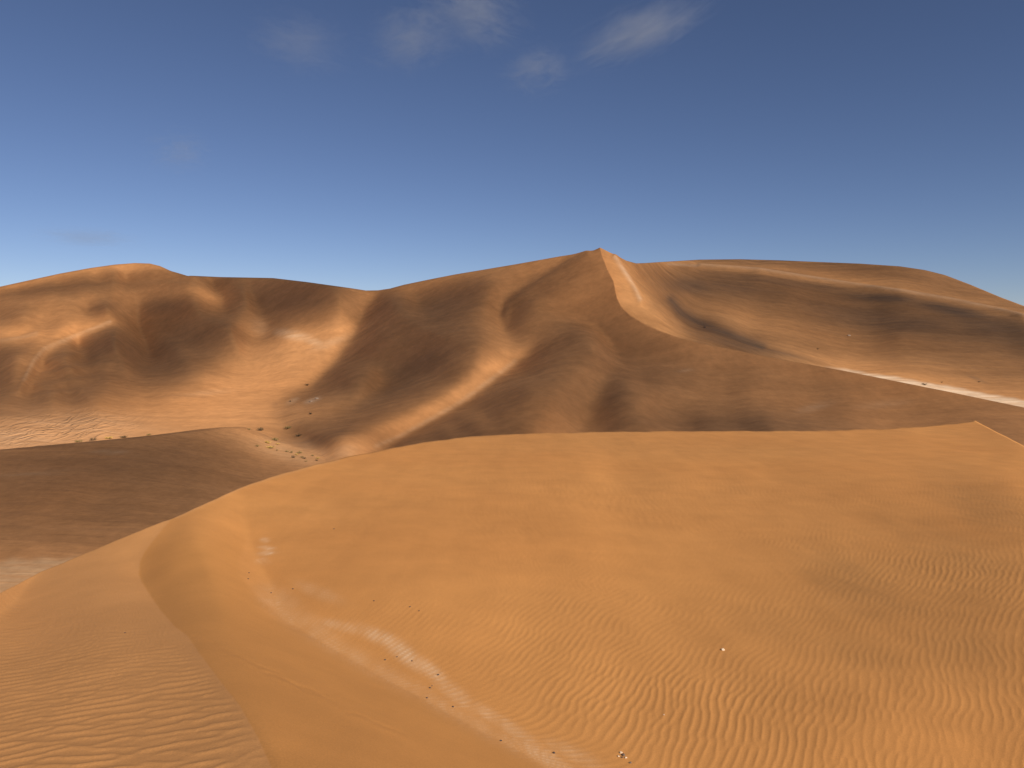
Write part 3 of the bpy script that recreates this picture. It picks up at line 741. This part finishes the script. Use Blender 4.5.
strip_edge = line([(600, 0), (760, 352), (800, 361), (840, 366.5), (870, 371), (930, 381), (1024, 398.5), (1400, 440)])
PALE_B = lambda U, V: sm(V - strip_edge(U) - 2.2 - .45 * np.sin(U * .11) - .25 * np.sin(U * .37), -1.8, 1.6) * sm(U, 790, 880) * .9
CREST_LIGHT_B = most(strip([(615, 259), (622, 269), (629, 280), (635, 290), (640, 301)], 1.5, .35), strip([(668, 264), (690, 265.3), (720, 267.3), (760, 270.3), (800, 276.7), (850, 284.6), (900, 291.6), (950, 300), (1000, 310.6), (1060, 325)], 1.0, .25))  # painted highlights down the summit face and along the far rim
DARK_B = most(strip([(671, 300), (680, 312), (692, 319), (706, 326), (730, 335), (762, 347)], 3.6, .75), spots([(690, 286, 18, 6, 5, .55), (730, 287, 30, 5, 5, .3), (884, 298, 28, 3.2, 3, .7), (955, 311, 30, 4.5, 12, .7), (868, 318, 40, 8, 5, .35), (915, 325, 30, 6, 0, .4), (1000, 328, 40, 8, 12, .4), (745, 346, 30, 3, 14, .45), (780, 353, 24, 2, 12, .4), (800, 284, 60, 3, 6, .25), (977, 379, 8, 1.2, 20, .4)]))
botB_ = lambda u: np.where(np.asarray(u) < 600, topB(u) + 3, line(RIDGE)(u) + 1.5)
CRESTS_B = [([(615, 258), (622, 269), (629, 280), (635, 290), (641, 302)], .8, 2.2), ([(700, 266), (720, 267.3), (760, 270.3), (800, 276.7), (850, 284.6), (900, 291.6), (950, 300), (1000, 310.6), (1100, 336)], 1.2, 1.6)]
def right_relief(X, Y, U, V):
    z = 0
    for pts, h, w in CRESTS_B: z = z + h * np.exp(-.5 * line_dist(pts, U, V) / w ** 2)
    return z
sheet('far_dune', GB, qb, topB, botB_, cols(596, 1550, (600, 1084), 2.0, extra=((596, 650, .75),)), 130, MAT_RIGHT, {'pale': most(PALE_B, CREST_LIGHT_B), 'dark': DARK_B}, (200, .5), right_relief, front=40)

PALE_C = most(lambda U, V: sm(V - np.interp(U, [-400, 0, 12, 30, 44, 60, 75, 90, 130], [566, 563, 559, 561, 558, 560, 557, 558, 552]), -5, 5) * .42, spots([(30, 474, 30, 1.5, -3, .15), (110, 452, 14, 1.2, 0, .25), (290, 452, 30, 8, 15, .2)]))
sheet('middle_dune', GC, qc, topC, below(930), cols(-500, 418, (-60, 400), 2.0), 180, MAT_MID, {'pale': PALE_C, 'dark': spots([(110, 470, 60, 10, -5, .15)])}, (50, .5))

PALE_D = most(spots([(265, 540, 3.5, 2, 0, .5), (267, 548, 6, 1.8, 5, .55), (267, 553, 7, 2, -5, .55), (263, 561, 6, 3, 0, .25), (280, 600, 18, 9, 30, .25), (318, 592, 18, 5, 20, .25), (345, 627, 22, 4, 12, .45), (380, 637, 20, 5, 22, .7), (405, 654, 20, 6, 38, .7), (430, 670, 16, 5, 38, .7),
                    (455, 694, 24, 6, 38, .4), (505, 725, 34, 5, 32, .45), (545, 757, 30, 6, 30, .55), (575, 755, 24, 6, 25, .35), (310, 625, 26, 8, 28, .25)]), strip([(u + 7, v - 1) for u, v in BASE[4:14]], 6.0, .24))
DARK_D = spots([(700, 446, 150, 12, 1, .16), (900, 560, 170, 75, 18, .17), (1010, 640, 90, 60, 10, .14), (780, 500, 120, 26, 8, .10), (850, 580, 60, 26, 28, .34), (905, 600, 60, 22, 15, .22), (985, 505, 60, 22, 24, .34), (940, 545, 80, 24, 25, .26), (770, 625, 40, 16, 10, .15), (960, 640, 60, 30, 20, .22), (740, 500, 60, 14, 5, .12), (860, 650, 50, 18, 10, .18), (740, 490, 14, 5, 15, .2)])  # darker patches over the right side and the far rim
topD_ = lambda u: topD(u) + .35 * np.sin(u * .13) * np.sin(u * .031) + .10 * np.sin(u * .41 + 1)
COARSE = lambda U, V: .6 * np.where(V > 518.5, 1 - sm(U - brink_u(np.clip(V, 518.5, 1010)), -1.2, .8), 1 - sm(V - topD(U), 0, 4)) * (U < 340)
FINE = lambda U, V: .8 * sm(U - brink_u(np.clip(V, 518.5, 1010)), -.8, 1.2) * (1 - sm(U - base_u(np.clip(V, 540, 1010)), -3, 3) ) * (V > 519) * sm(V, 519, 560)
PALE_DR = lambda U, V: PALE_D(U, V) * (.35 + .65 * near_relief.phase ** 1.5)
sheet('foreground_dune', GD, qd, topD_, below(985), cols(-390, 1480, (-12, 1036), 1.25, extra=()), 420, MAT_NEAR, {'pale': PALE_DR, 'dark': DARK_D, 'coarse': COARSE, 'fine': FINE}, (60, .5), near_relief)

# the plain everything stands on, out to the horizon
def make_ground():
    bm = bmesh.new(); rr = [0, 60, 200, 500, 1200, 3000, 8000, 20000]; nseg = 96
    ring = []
    for k, r in enumerate(rr):
        if r == 0: ring.append([bm.verts.new((0, 150, -31))]); continue
        ring.append([bm.verts.new((r * math.cos(2 * math.pi * i / nseg), 150 + r * math.sin(2 * math.pi * i / nseg), -31 + .6 * math.sin(i * 1.7 + k) * (r > 300))) for i in range(nseg)])
    for a, b in zip(ring[:-1], ring[1:]):
        for i in range(nseg):
            j = (i + 1) % nseg
            bm.faces.new((a[0], b[i], b[j]) if len(a) == 1 else (a[i], b[i], b[j], a[j]))
    bmesh.ops.recalc_face_normals(bm, faces=bm.faces[:])
    me = bpy.data.meshes.new('ground'); bm.to_mesh(me); bm.free(); me.materials.append(MAT_FAR)
    for p in me.polygons: p.use_smooth = True
    o = bpy.data.objects.new('ground', me); COL.objects.link(o); o['kind'] = 'structure'
make_ground()


# ---------------------------------------------------------------- stones and shrubs
def on(layer, u, v):
    g, q = {'A': (GA, qa), 'B': (GB, qb), 'C': (GC, qc), 'D': (GD, qd)}[layer]
    X, Y, Z = world(np.array([u]), np.array([v]), g.cubic(q, np.array([u]), np.array([v])))
    return Vector((X[0], Y[0], Z[0]))


def tag(o, label, cat, group=None, kind=None):
    o['label'] = label; o['category'] = cat
    if group: o['group'] = group
    if kind: o['kind'] = kind


M_STONE_DARK = plain('dark_stone', (.075, .050, .038), .35, 30)
M_STONE_PALE = plain('pale_stone', (.62, .46, .31), .2, 30)
M_STONE_GREY = plain('brown_stone', (.16, .105, .07), .35, 8)
M_LEAF = plain('dry_olive_foliage', (.27, .19, .06), .35, 3)
M_LEAF_GOLD = plain('golden_foliage', (.58, .38, .09), .3, 3)
M_LEAF_DARK = plain('dark_foliage', (.13, .085, .035), .35, 3)
M_STEM = plain('woody_stem', (.14, .09, .05), .3, 10)


def stone_mesh(seed, flat=.6, size=1.0):
    bm = bmesh.new(); r = random.Random(seed)
    bmesh.ops.create_icosphere(bm, subdivisions=2, radius=.5)
    ax = [Vector((r.uniform(-1, 1), r.uniform(-1, 1), r.uniform(-1, 1))).normalized() for _ in range(9)]
    cut = [r.uniform(.30, .42) for _ in ax]
    for v in bm.verts:
        for a, c in zip(ax, cut):           # chipped facets
            d = v.co.dot(a)
            if d > c: v.co -= a * (d - c)
        v.co.x *= 1.25; v.co.z *= flat
        v.co *= size
    me = bpy.data.meshes.new('stone'); bm.to_mesh(me); bm.free()
    return me


def stone(layer, u, v, px, mat, label, seed, cat='stone', group=None, flat=.6, name='stone'):
    p = on(layer, u, v); s = .86 * px * p.y / F
    me = stone_mesh(seed, flat, s); me.materials.append(mat)
    o = bpy.data.objects.new(name, me); COL.objects.link(o)
    o.location = p + Vector((0, 0, s * flat * .28)); o.rotation_euler = (0, 0, seed * 1.3)
    tag(o, label, cat, group)
    return o


def shrub(layer, u, v, w_px, h_px, leaf, label, seed, group):
    """a low bush on its own sand hummock's crest: woody stems and a ragged dome of leafy twigs"""
    p = on(layer, u, v); w = 1.15 * w_px * p.y / F; h = max(1.2 * h_px * p.y / F, .32 * w); r = random.Random(seed)
    root = bpy.data.objects.new('shrub', None); COL.objects.link(root); root.location = p; root.empty_display_size = .3
    tag(root, label, 'shrub', group)
    bs = bmesh.new(); bl = bmesh.new()
    for i in range(11):
        a = r.uniform(0, 6.28); L = r.uniform(.55, 1.0)
        tip = Vector((math.cos(a) * w * .46 * L, math.sin(a) * w * .40 * L, h * r.uniform(.35, .95) * (1.15 - .5 * L)))
        mid = Vector((tip.x * .45, tip.y * .45, tip.z * .7))
        prev = None
        for q, rad in ((Vector((tip.x * .05, tip.y * .05, -.05)), .022 * w), (mid, .014 * w), (tip, .005 * w)):
            ringv = [bs.verts.new(q + Vector((math.cos(t * 1.5708), math.sin(t * 1.5708), 0)) * rad) for t in range(4)]
            if prev:
                for t in range(4): bs.faces.new((prev[t], prev[(t + 1) % 4], ringv[(t + 1) % 4], ringv[t]))
            prev = ringv
        for k in range(26):
            c = mid.lerp(tip, r.uniform(-.2, 1.1)) + Vector((r.gauss(0, .09) * w, r.gauss(0, .09) * w, r.gauss(.02, .10) * h))
            c.z = max(c.z, .04 * h)
            d = Vector((r.gauss(0, 1), r.gauss(0, 1), r.uniform(-.2, 1.2))).normalized(); e = d.cross(Vector((r.gauss(0, 1), r.gauss(0, 1), r.gauss(0, 1)))).normalized()
            l = w * r.uniform(.05, .10); ww = l * .38
            vs = [bl.verts.new(c + d * l * x + e * ww * y) for x, y in ((-.6, 0), (0, -.5), (.7, 0), (0, .5))]
            bl.faces.new(vs)
    for nm, bm, m in (('stem', bs, M_STEM), ('foliage', bl, leaf)):
        me = bpy.data.meshes.new(nm); bm.to_mesh(me); bm.free(); me.materials.append(m)
        o = bpy.data.objects.new(nm, me); COL.objects.link(o); o.parent = root
    return root


G1 = 'dark pebbles along the foot of the slip face'
PEB = [(249, 573, 1.9, 'dark pebble, upper of the close pair at the far left end of the foot line'), (248, 579, 1.9, 'dark pebble, lower of the close pair at the far left end of the foot line'),
       (271, 593, 1.8, 'dark pebble on pale sand, left of the two just beyond the close pair'), (293, 589, 2.0, 'dark pebble on pale sand, right of the two just beyond the close pair'),
       (334, 529, 1.6, 'tiny dark pebble alone on smooth orange sand below the dune crest'), (374, 601, 1.9, 'dark pebble alone on sand above the longest white streak'),
       (410, 607, 2.2, 'dark pebble, left of the two on orange sand beyond the white streak'), (419, 611, 1.9, 'dark pebble, right of the two on orange sand beyond the white streak'),
       (385, 660, 2.2, 'dark pebble on brown sand just below the white rippled streak'), (397, 657, 1.8, 'dark pebble touching the lower edge of the white rippled streak'),
       (412, 661, 2.0, 'dark pebble lying within the white rippled streak'), (438, 675, 2.6, 'larger dark pebble at the lower right end of the white streak'),
       (432, 686, 1.7, 'tiny dark pebble just above another at the slip face foot'), (430, 688, 2.4, 'dark pebble just below a tinier one at the slip face foot'),
       (427, 698, 2.4, 'dark pebble right on the foot line of the slip face'), (453, 707, 2.6, 'dark pebble on the foot line halfway along the rippled sand'),
       (501, 741, 2.9, 'dark pebble on the foot line near the bottom edge'), (554, 753, 2.9, 'dark pebble among ripples, nearest the bottom edge')]
for i, (u, v, s, l) in enumerate(PEB): stone('D', u, v, s, M_STONE_DARK, l, 40 + i, 'pebble', G1, .62, 'pebble')
stone('D', 125, 633, 1.8, M_STONE_DARK, 'lone dark pebble on the rippled left flank of the near dune', 70, 'pebble', None, .6, 'pebble')
stone('D', 723, 650, 4.6, M_STONE_PALE, 'white pebble alone on dark ripples in the middle of the near sand', 71, 'pebble', None, .5, 'pebble')
stone('D', 664, 715, 2.2, M_STONE_PALE, 'tiny cream pebble on the ripples between the white pebble and the speckled cluster', 72, 'pebble', None, .6, 'pebble')
for i, (u, v, s, m, l) in enumerate([(621, 753, 4.0, M_STONE_PALE, 'white chip at the top of the speckled stone cluster'), (623.5, 755.5, 4.4, M_STONE_GREY, 'brown stone in the middle of the speckled cluster'),
                                     (618.5, 756.5, 2.6, M_STONE_PALE, 'small white chip on the left of the speckled stone cluster'), (626, 758, 3.0, M_STONE_PALE, 'white chip at the lower right of the speckled stone cluster'),
                                     (622, 757.5, 2.4, M_STONE_DARK, 'small dark chip at the foot of the speckled stone cluster'), (630.5, 763, 3.0, M_STONE_GREY, 'brown pebble apart, below right of the speckled stone cluster')]):
    stone('D', u, v, s, m, l, 80 + i, 'pebble', 'speckled stones near the bottom edge', .6, 'pebble')

G2 = 'shrubs in the hollow between the dunes'
SHR = [(249, 429.6, 4, 1.3, M_LEAF, 'thin low olive shrub at the tip of the shaded dune'), (260.5, 430.8, 8, 3.2, M_LEAF_DARK, 'dark spreading shrub with a bare shaded patch below it'),
       (288, 428.8, 7.5, 3, M_LEAF, 'olive shrub highest in the hollow, alone on open sand'), (298.5, 436.4, 7, 2.8, M_LEAF_DARK, 'dark shrub at the tip of the purple shaded dune foot'),
       (276, 440.6, 8, 3, M_LEAF, 'wide olive shrub at the top of the golden cluster'), (268, 443.4, 7, 3, M_LEAF_GOLD, 'golden shrub left of the middle in the hollow cluster'),
       (277.5, 444.6, 4, 1.6, M_LEAF_GOLD, 'small golden shrub between the wide olive one and the round one'), (257.5, 446.6, 4.6, 2, M_LEAF, 'small olive shrub apart, leftmost of the hollow cluster'),
       (271, 448.6, 8, 3, M_LEAF_GOLD, 'round golden shrub, lowest and brightest of the left cluster'), (277, 450.6, 3, 1.4, M_LEAF, 'tiny shrub right below the round golden one'),
       (287, 451.8, 4, 1.5, M_LEAF, 'thin shrub at the left end of the lower thicket'), (292, 453, 4, 2, M_LEAF, 'olive shrub at the top of the lower thicket'),
       (294, 457.8, 5, 2.6, M_LEAF_DARK, 'dark shrub at the bottom of the lower thicket'), (300, 453.4, 6, 2.4, M_LEAF, 'loose shrub on the right of the lower thicket'),
       (296.5, 455, 4, 1.8, M_LEAF_GOLD, 'pale shrub in the heart of the lower thicket'), (301.5, 457.6, 4, 1.6, M_LEAF, 'small shrub just right of the thicket foot'),
       (304.4, 458.8, 4.2, 2, M_LEAF_DARK, 'dark little shrub at the right edge of the thicket'), (305.6, 461.6, 3, 1.3, M_LEAF, 'tiny shrub below the dark little one'),
       (312.6, 456.2, 3.4, 1.6, M_LEAF, 'small shrub alone between the thicket and the last pair'), (317.6, 459, 4.6, 2, M_LEAF_GOLD, 'upper shrub of the last pair by the near crest'),
       (316.8, 461, 3.4, 1.6, M_LEAF_DARK, 'lower dark shrub of the last pair by the near crest'), (310.2, 414.4, 4.6, 2, M_LEAF_DARK, 'lone dark shrub on the lit slope above the hollow'),
       (307.6, 385.6, 5, 2, M_LEAF_DARK, 'dark shrub highest on the slope, beside a white stone'), (290.5, 401.6, 3, 1.2, M_LEAF_DARK, 'small dark shrub on the slope left of the white stones')]
lay = lambda u, v: 'C' if (v > topC(u) + .2 and u < 330) else 'A'
for i, (u, v, w, h, m, l) in enumerate(SHR): shrub(lay(u, v), u, v, w, h, m, l, 200 + i, G2)
G3 = 'shrubs in a row behind the shaded dune'
for i, (u, v, w, h, m, l) in enumerate([(79, 442.0, 7, 1.8, M_LEAF, 'flat pale shrub, leftmost of the row behind the shaded dune crest'), (93, 440.6, 7, 3.0, M_LEAF_DARK, 'tallest dark shrub of the row behind the shaded dune crest'),
                                        (108.5, 439.0, 7.5, 2.6, M_LEAF_GOLD, 'golden shrub between the two dark ones of the row'), (123.5, 437.8, 7.5, 2.2, M_LEAF_DARK, 'low two-lobed dark shrub, fourth of the row on the crest'),
                                        (148, 435.2, 5.5, 1.2, M_LEAF, 'faint thin shrub at the right end of the row')]):
    shrub('A', u, v, w, h, m, l, 300 + i, G3)
shrub('B', 925, 385.2, 5.5, 2.4, M_LEAF_DARK, 'dark squat shrub on the white gravel strip', 320, 'shrubs on the far plain')
shrub('B', 942, 382.6, 2.4, 1.1, M_LEAF_DARK, 'tiny dark shrub just beyond the white strip', 321, 'shrubs on the far plain')
shrub('B', 979, 382.2, 3, 1.1, M_LEAF_DARK, 'small dark shrub on brown sand above the white strip, rightmost', 322, 'shrubs on the far plain')
shrub('B', 818, 349.4, 3, 1.6, M_LEAF_DARK, 'small dark shrub on the far slope left of the white stone', 323, 'shrubs on the far plain')
stone('B', 849, 336, 3.4, M_STONE_PALE, 'white boulder alone on the far brown slope', 401, 'boulder', None, .7, 'boulder')
stone('B', 704.5, 327.5, 3.4, M_STONE_GREY, 'brown rock on the dark streak below the summit ridge', 402, 'boulder', None, .6, 'boulder')
stone('A', 311, 401.5, 4.5, M_STONE_PALE, 'flat white rock below another on the lit slope above the shrubs', 403, 'rock', 'white rocks on the slope above the shrubs', .3, 'rock')
stone('A', 317, 398.7, 4.5, M_STONE_PALE, 'flat white rock, upper right of two on the lit slope above the shrubs', 404, 'rock', 'white rocks on the slope above the shrubs', .3, 'rock')


# ---------------------------------------------------------------- unseen cloud added to shade the far dunes, overhead and to the right, out of the picture
def volume_mat(name, density, colour=(1, 1, 1), aniso=.4, noisy=None):
    m, nt = new_mat(name); N = Nodes(nt)
    v = N.n('ShaderNodeVolumePrincipled'); v.inputs['Color'].default_value = (*colour, 1); v.inputs['Anisotropy'].default_value = aniso
    v.inputs['Density'].default_value = density
    if noisy:
        co = N.n('ShaderNodeTexCoord').outputs['Object']
        r = N.n('ShaderNodeVectorMath', operation='LENGTH'); nt.links.new(co, r.inputs[0])
        fall = N.remap(r.outputs['Value'], .15, 1.0, 1.0, 0.0)
        mp = N.n('ShaderNodeMapping'); nt.links.new(co, mp.inputs['Vector']); mp.inputs['Location'].default_value = (noisy[2], noisy[2] * .7, 0)
        mp.inputs['Scale'].default_value = (1.0, .7, 1.9); mp.inputs['Rotation'].default_value = (0, .5, 0)
        nz = N.noise(mp.outputs[0], noisy[0], 9, .70, 1.6)
        d = N.remap(N.math('ADD', nz, N.math('MULTIPLY', fall, .26)), .58, .92)
        d = N.math('MULTIPLY', N.math('MULTIPLY', d, fall), density)
        nt.links.new(d, v.inputs['Density'])
    o = N.n('ShaderNodeOutputMaterial'); nt.links.new(v.outputs[0], o.inputs['Volume'])
    return m


def shade_cloud():
    H = 220.0; sig = .06; step = 3.5
    nx = int(CNX * CELL / step); ny = int(CNY * CELL / step)
    xs = CX0 + np.arange(nx) * step; ys = CY0 + np.arange(ny) * step
    PX, PY = np.meshgrid(xs, ys)
    tau = CLOUD_SHADE.at(PX, PY)
    h = np.where(tau > .04, tau * SUN[2] / sig, 0.0)
    h[0] = h[-1] = 0; h[:, 0] = h[:, -1] = 0
    t = (H + 20) / SUN[2]
    X = PX + SUN[0] * t; Y = PY + SUN[1] * t
    cell = np.maximum.reduce([h[:-1, :-1], h[1:, :-1], h[1:, 1:], h[:-1, 1:]]) > 0
    tops = {}; bots = {}; co = []; fs = []
    def vid(d, i, j, up):
        if (i, j) in d: return d[i, j]
        if h[i, j] == 0:
            d2 = bots if up else tops
            if (i, j) in d2: d[i, j] = d2[i, j]; return d[i, j]
        co.append((X[i, j], Y[i, j], H + (.5 if up else -.5) * h[i, j])); d[i, j] = len(co) - 1
        return d[i, j]
    for i, j in zip(*np.nonzero(cell)):
        c = [(i, j), (i, j + 1), (i + 1, j + 1), (i + 1, j)]
        fs.append([vid(tops, a, b, True) for a, b in c]); fs.append([vid(bots, a, b, False) for a, b in c][::-1])
    me = bpy.data.meshes.new('shade_cloud'); me.from_pydata(co, [], fs); me.update()
    me.materials.append(volume_mat('shade_cloud_vapour', sig, (.55, .55, .55)))
    for p in me.polygons: p.use_smooth = True
    o = bpy.data.objects.new('shade_cloud', me); COL.objects.link(o); tag(o, 'unseen cloud added overhead to shade the dunes', 'cloud', None, 'stuff')
shade_cloud()


def wisp(u, v, w_px, h_px, dens, label, seed, turn=0):
    Y = 2600.0; p = Vector(((u - CU) / F * Y, Y, (HV - v) / F * Y)); k = Y / F
    bm = bmesh.new(); bmesh.ops.create_icosphere(bm, subdivisions=3, radius=1.0)
    for q in bm.verts: q.co *= 1 + .12 * math.sin(q.co.x * 5 + seed) * math.cos(q.co.z * 4 + seed)
    me = bpy.data.meshes.new('cloud'); bm.to_mesh(me); bm.free()
    me.materials.append(volume_mat('cloud_wisp', dens, (1, .97, .95), .3, (1.5, (1.0, 1.0, 1.0), seed * 3.7)))
    o = bpy.data.objects.new('cloud', me); COL.objects.link(o); o.location = p; o.rotation_euler = (0, math.radians(turn), 0)
    o.scale = (w_px * .5 * k, w_px * .35 * k, h_px * .5 * k)
    tag(o, label, 'cloud', 'small clouds in the blue sky')
wisp(415, 36, 140, 90, .0050, 'pale cloud at the top of the sky, lower left of two that touch', 1, -10)
wisp(474, 10, 150, 100, .0052, 'brightest pale cloud touching the top edge of the sky', 2, 15)
wisp(538, 70, 100, 70, .0046, 'small round cloud below the long slanting one', 3, -10)
wisp(640, 32, 200, 66, .0052, 'long cloud slanting up to the right in the upper sky', 4, -22)
wisp(300, 42, 150, 90, .0022, 'faint cloud left of the paler pair near the top', 5, 10)
wisp(178, 152, 90, 66, .0036, 'lone faint puff low in the sky above the left hill', 6, 0)
wisp(88, 238, 150, 30, .0035, 'thin grey smear of cloud just over the left hill', 7, 0)

# ---------------------------------------------------------------- sky, sun, camera
w = bpy.data.worlds.new('World'); SC.world = w; w.use_nodes = True
nt = w.node_tree; nt.nodes.clear(); N = Nodes(nt)
sky = N.n('ShaderNodeTexSky', sky_type='NISHITA', sun_disc=False, sun_elevation=SUN_EL, sun_rotation=SUN_AZ, altitude=3500.0, air_density=AIR, dust_density=DUST, ozone_density=OZONE)
bg = N.n('ShaderNodeBackground', ins={'Color': N.mix(1.0, sky.outputs[0], (1.13, .985, 1.0), 'MULTIPLY'), 'Strength': SKY_STRENGTH})
nt.links.new(bg.outputs[0], N.n('ShaderNodeOutputWorld').inputs[0])

sl = bpy.data.lights.new('sun', 'SUN'); sl.energy = SUN_STRENGTH; sl.angle = math.radians(.5); sl.color = (1.0, .93, .82)
so = bpy.data.objects.new('sun', sl); COL.objects.link(so); so.rotation_euler = Vector(SUN).to_track_quat('Z', 'Y').to_euler()

cd = bpy.data.cameras.new('camera'); cam = bpy.data.objects.new('camera', cd); COL.objects.link(cam)
cam.rotation_euler = (math.pi / 2, 0, 0); cd.sensor_width = 36; cd.lens = 36 * F / 1024; cd.shift_y = (HV - 384) / 1024
cd.clip_start = .05; cd.clip_end = 60000
SC.camera = cam
SC.view_settings.view_transform = 'Standard'; SC.view_settings.look = 'None'; SC.view_settings.exposure = EXPOSURE; SC.view_settings.gamma = 1
SC.view_settings.use_curve_mapping = False
SC.render.engine = 'CYCLES'
SC.cycles.max_bounces = 8; SC.cycles.diffuse_bounces = 7; SC.cycles.volume_bounces = 0; SC.cycles.use_denoising = True
SC.cycles.transparent_max_bounces = 16
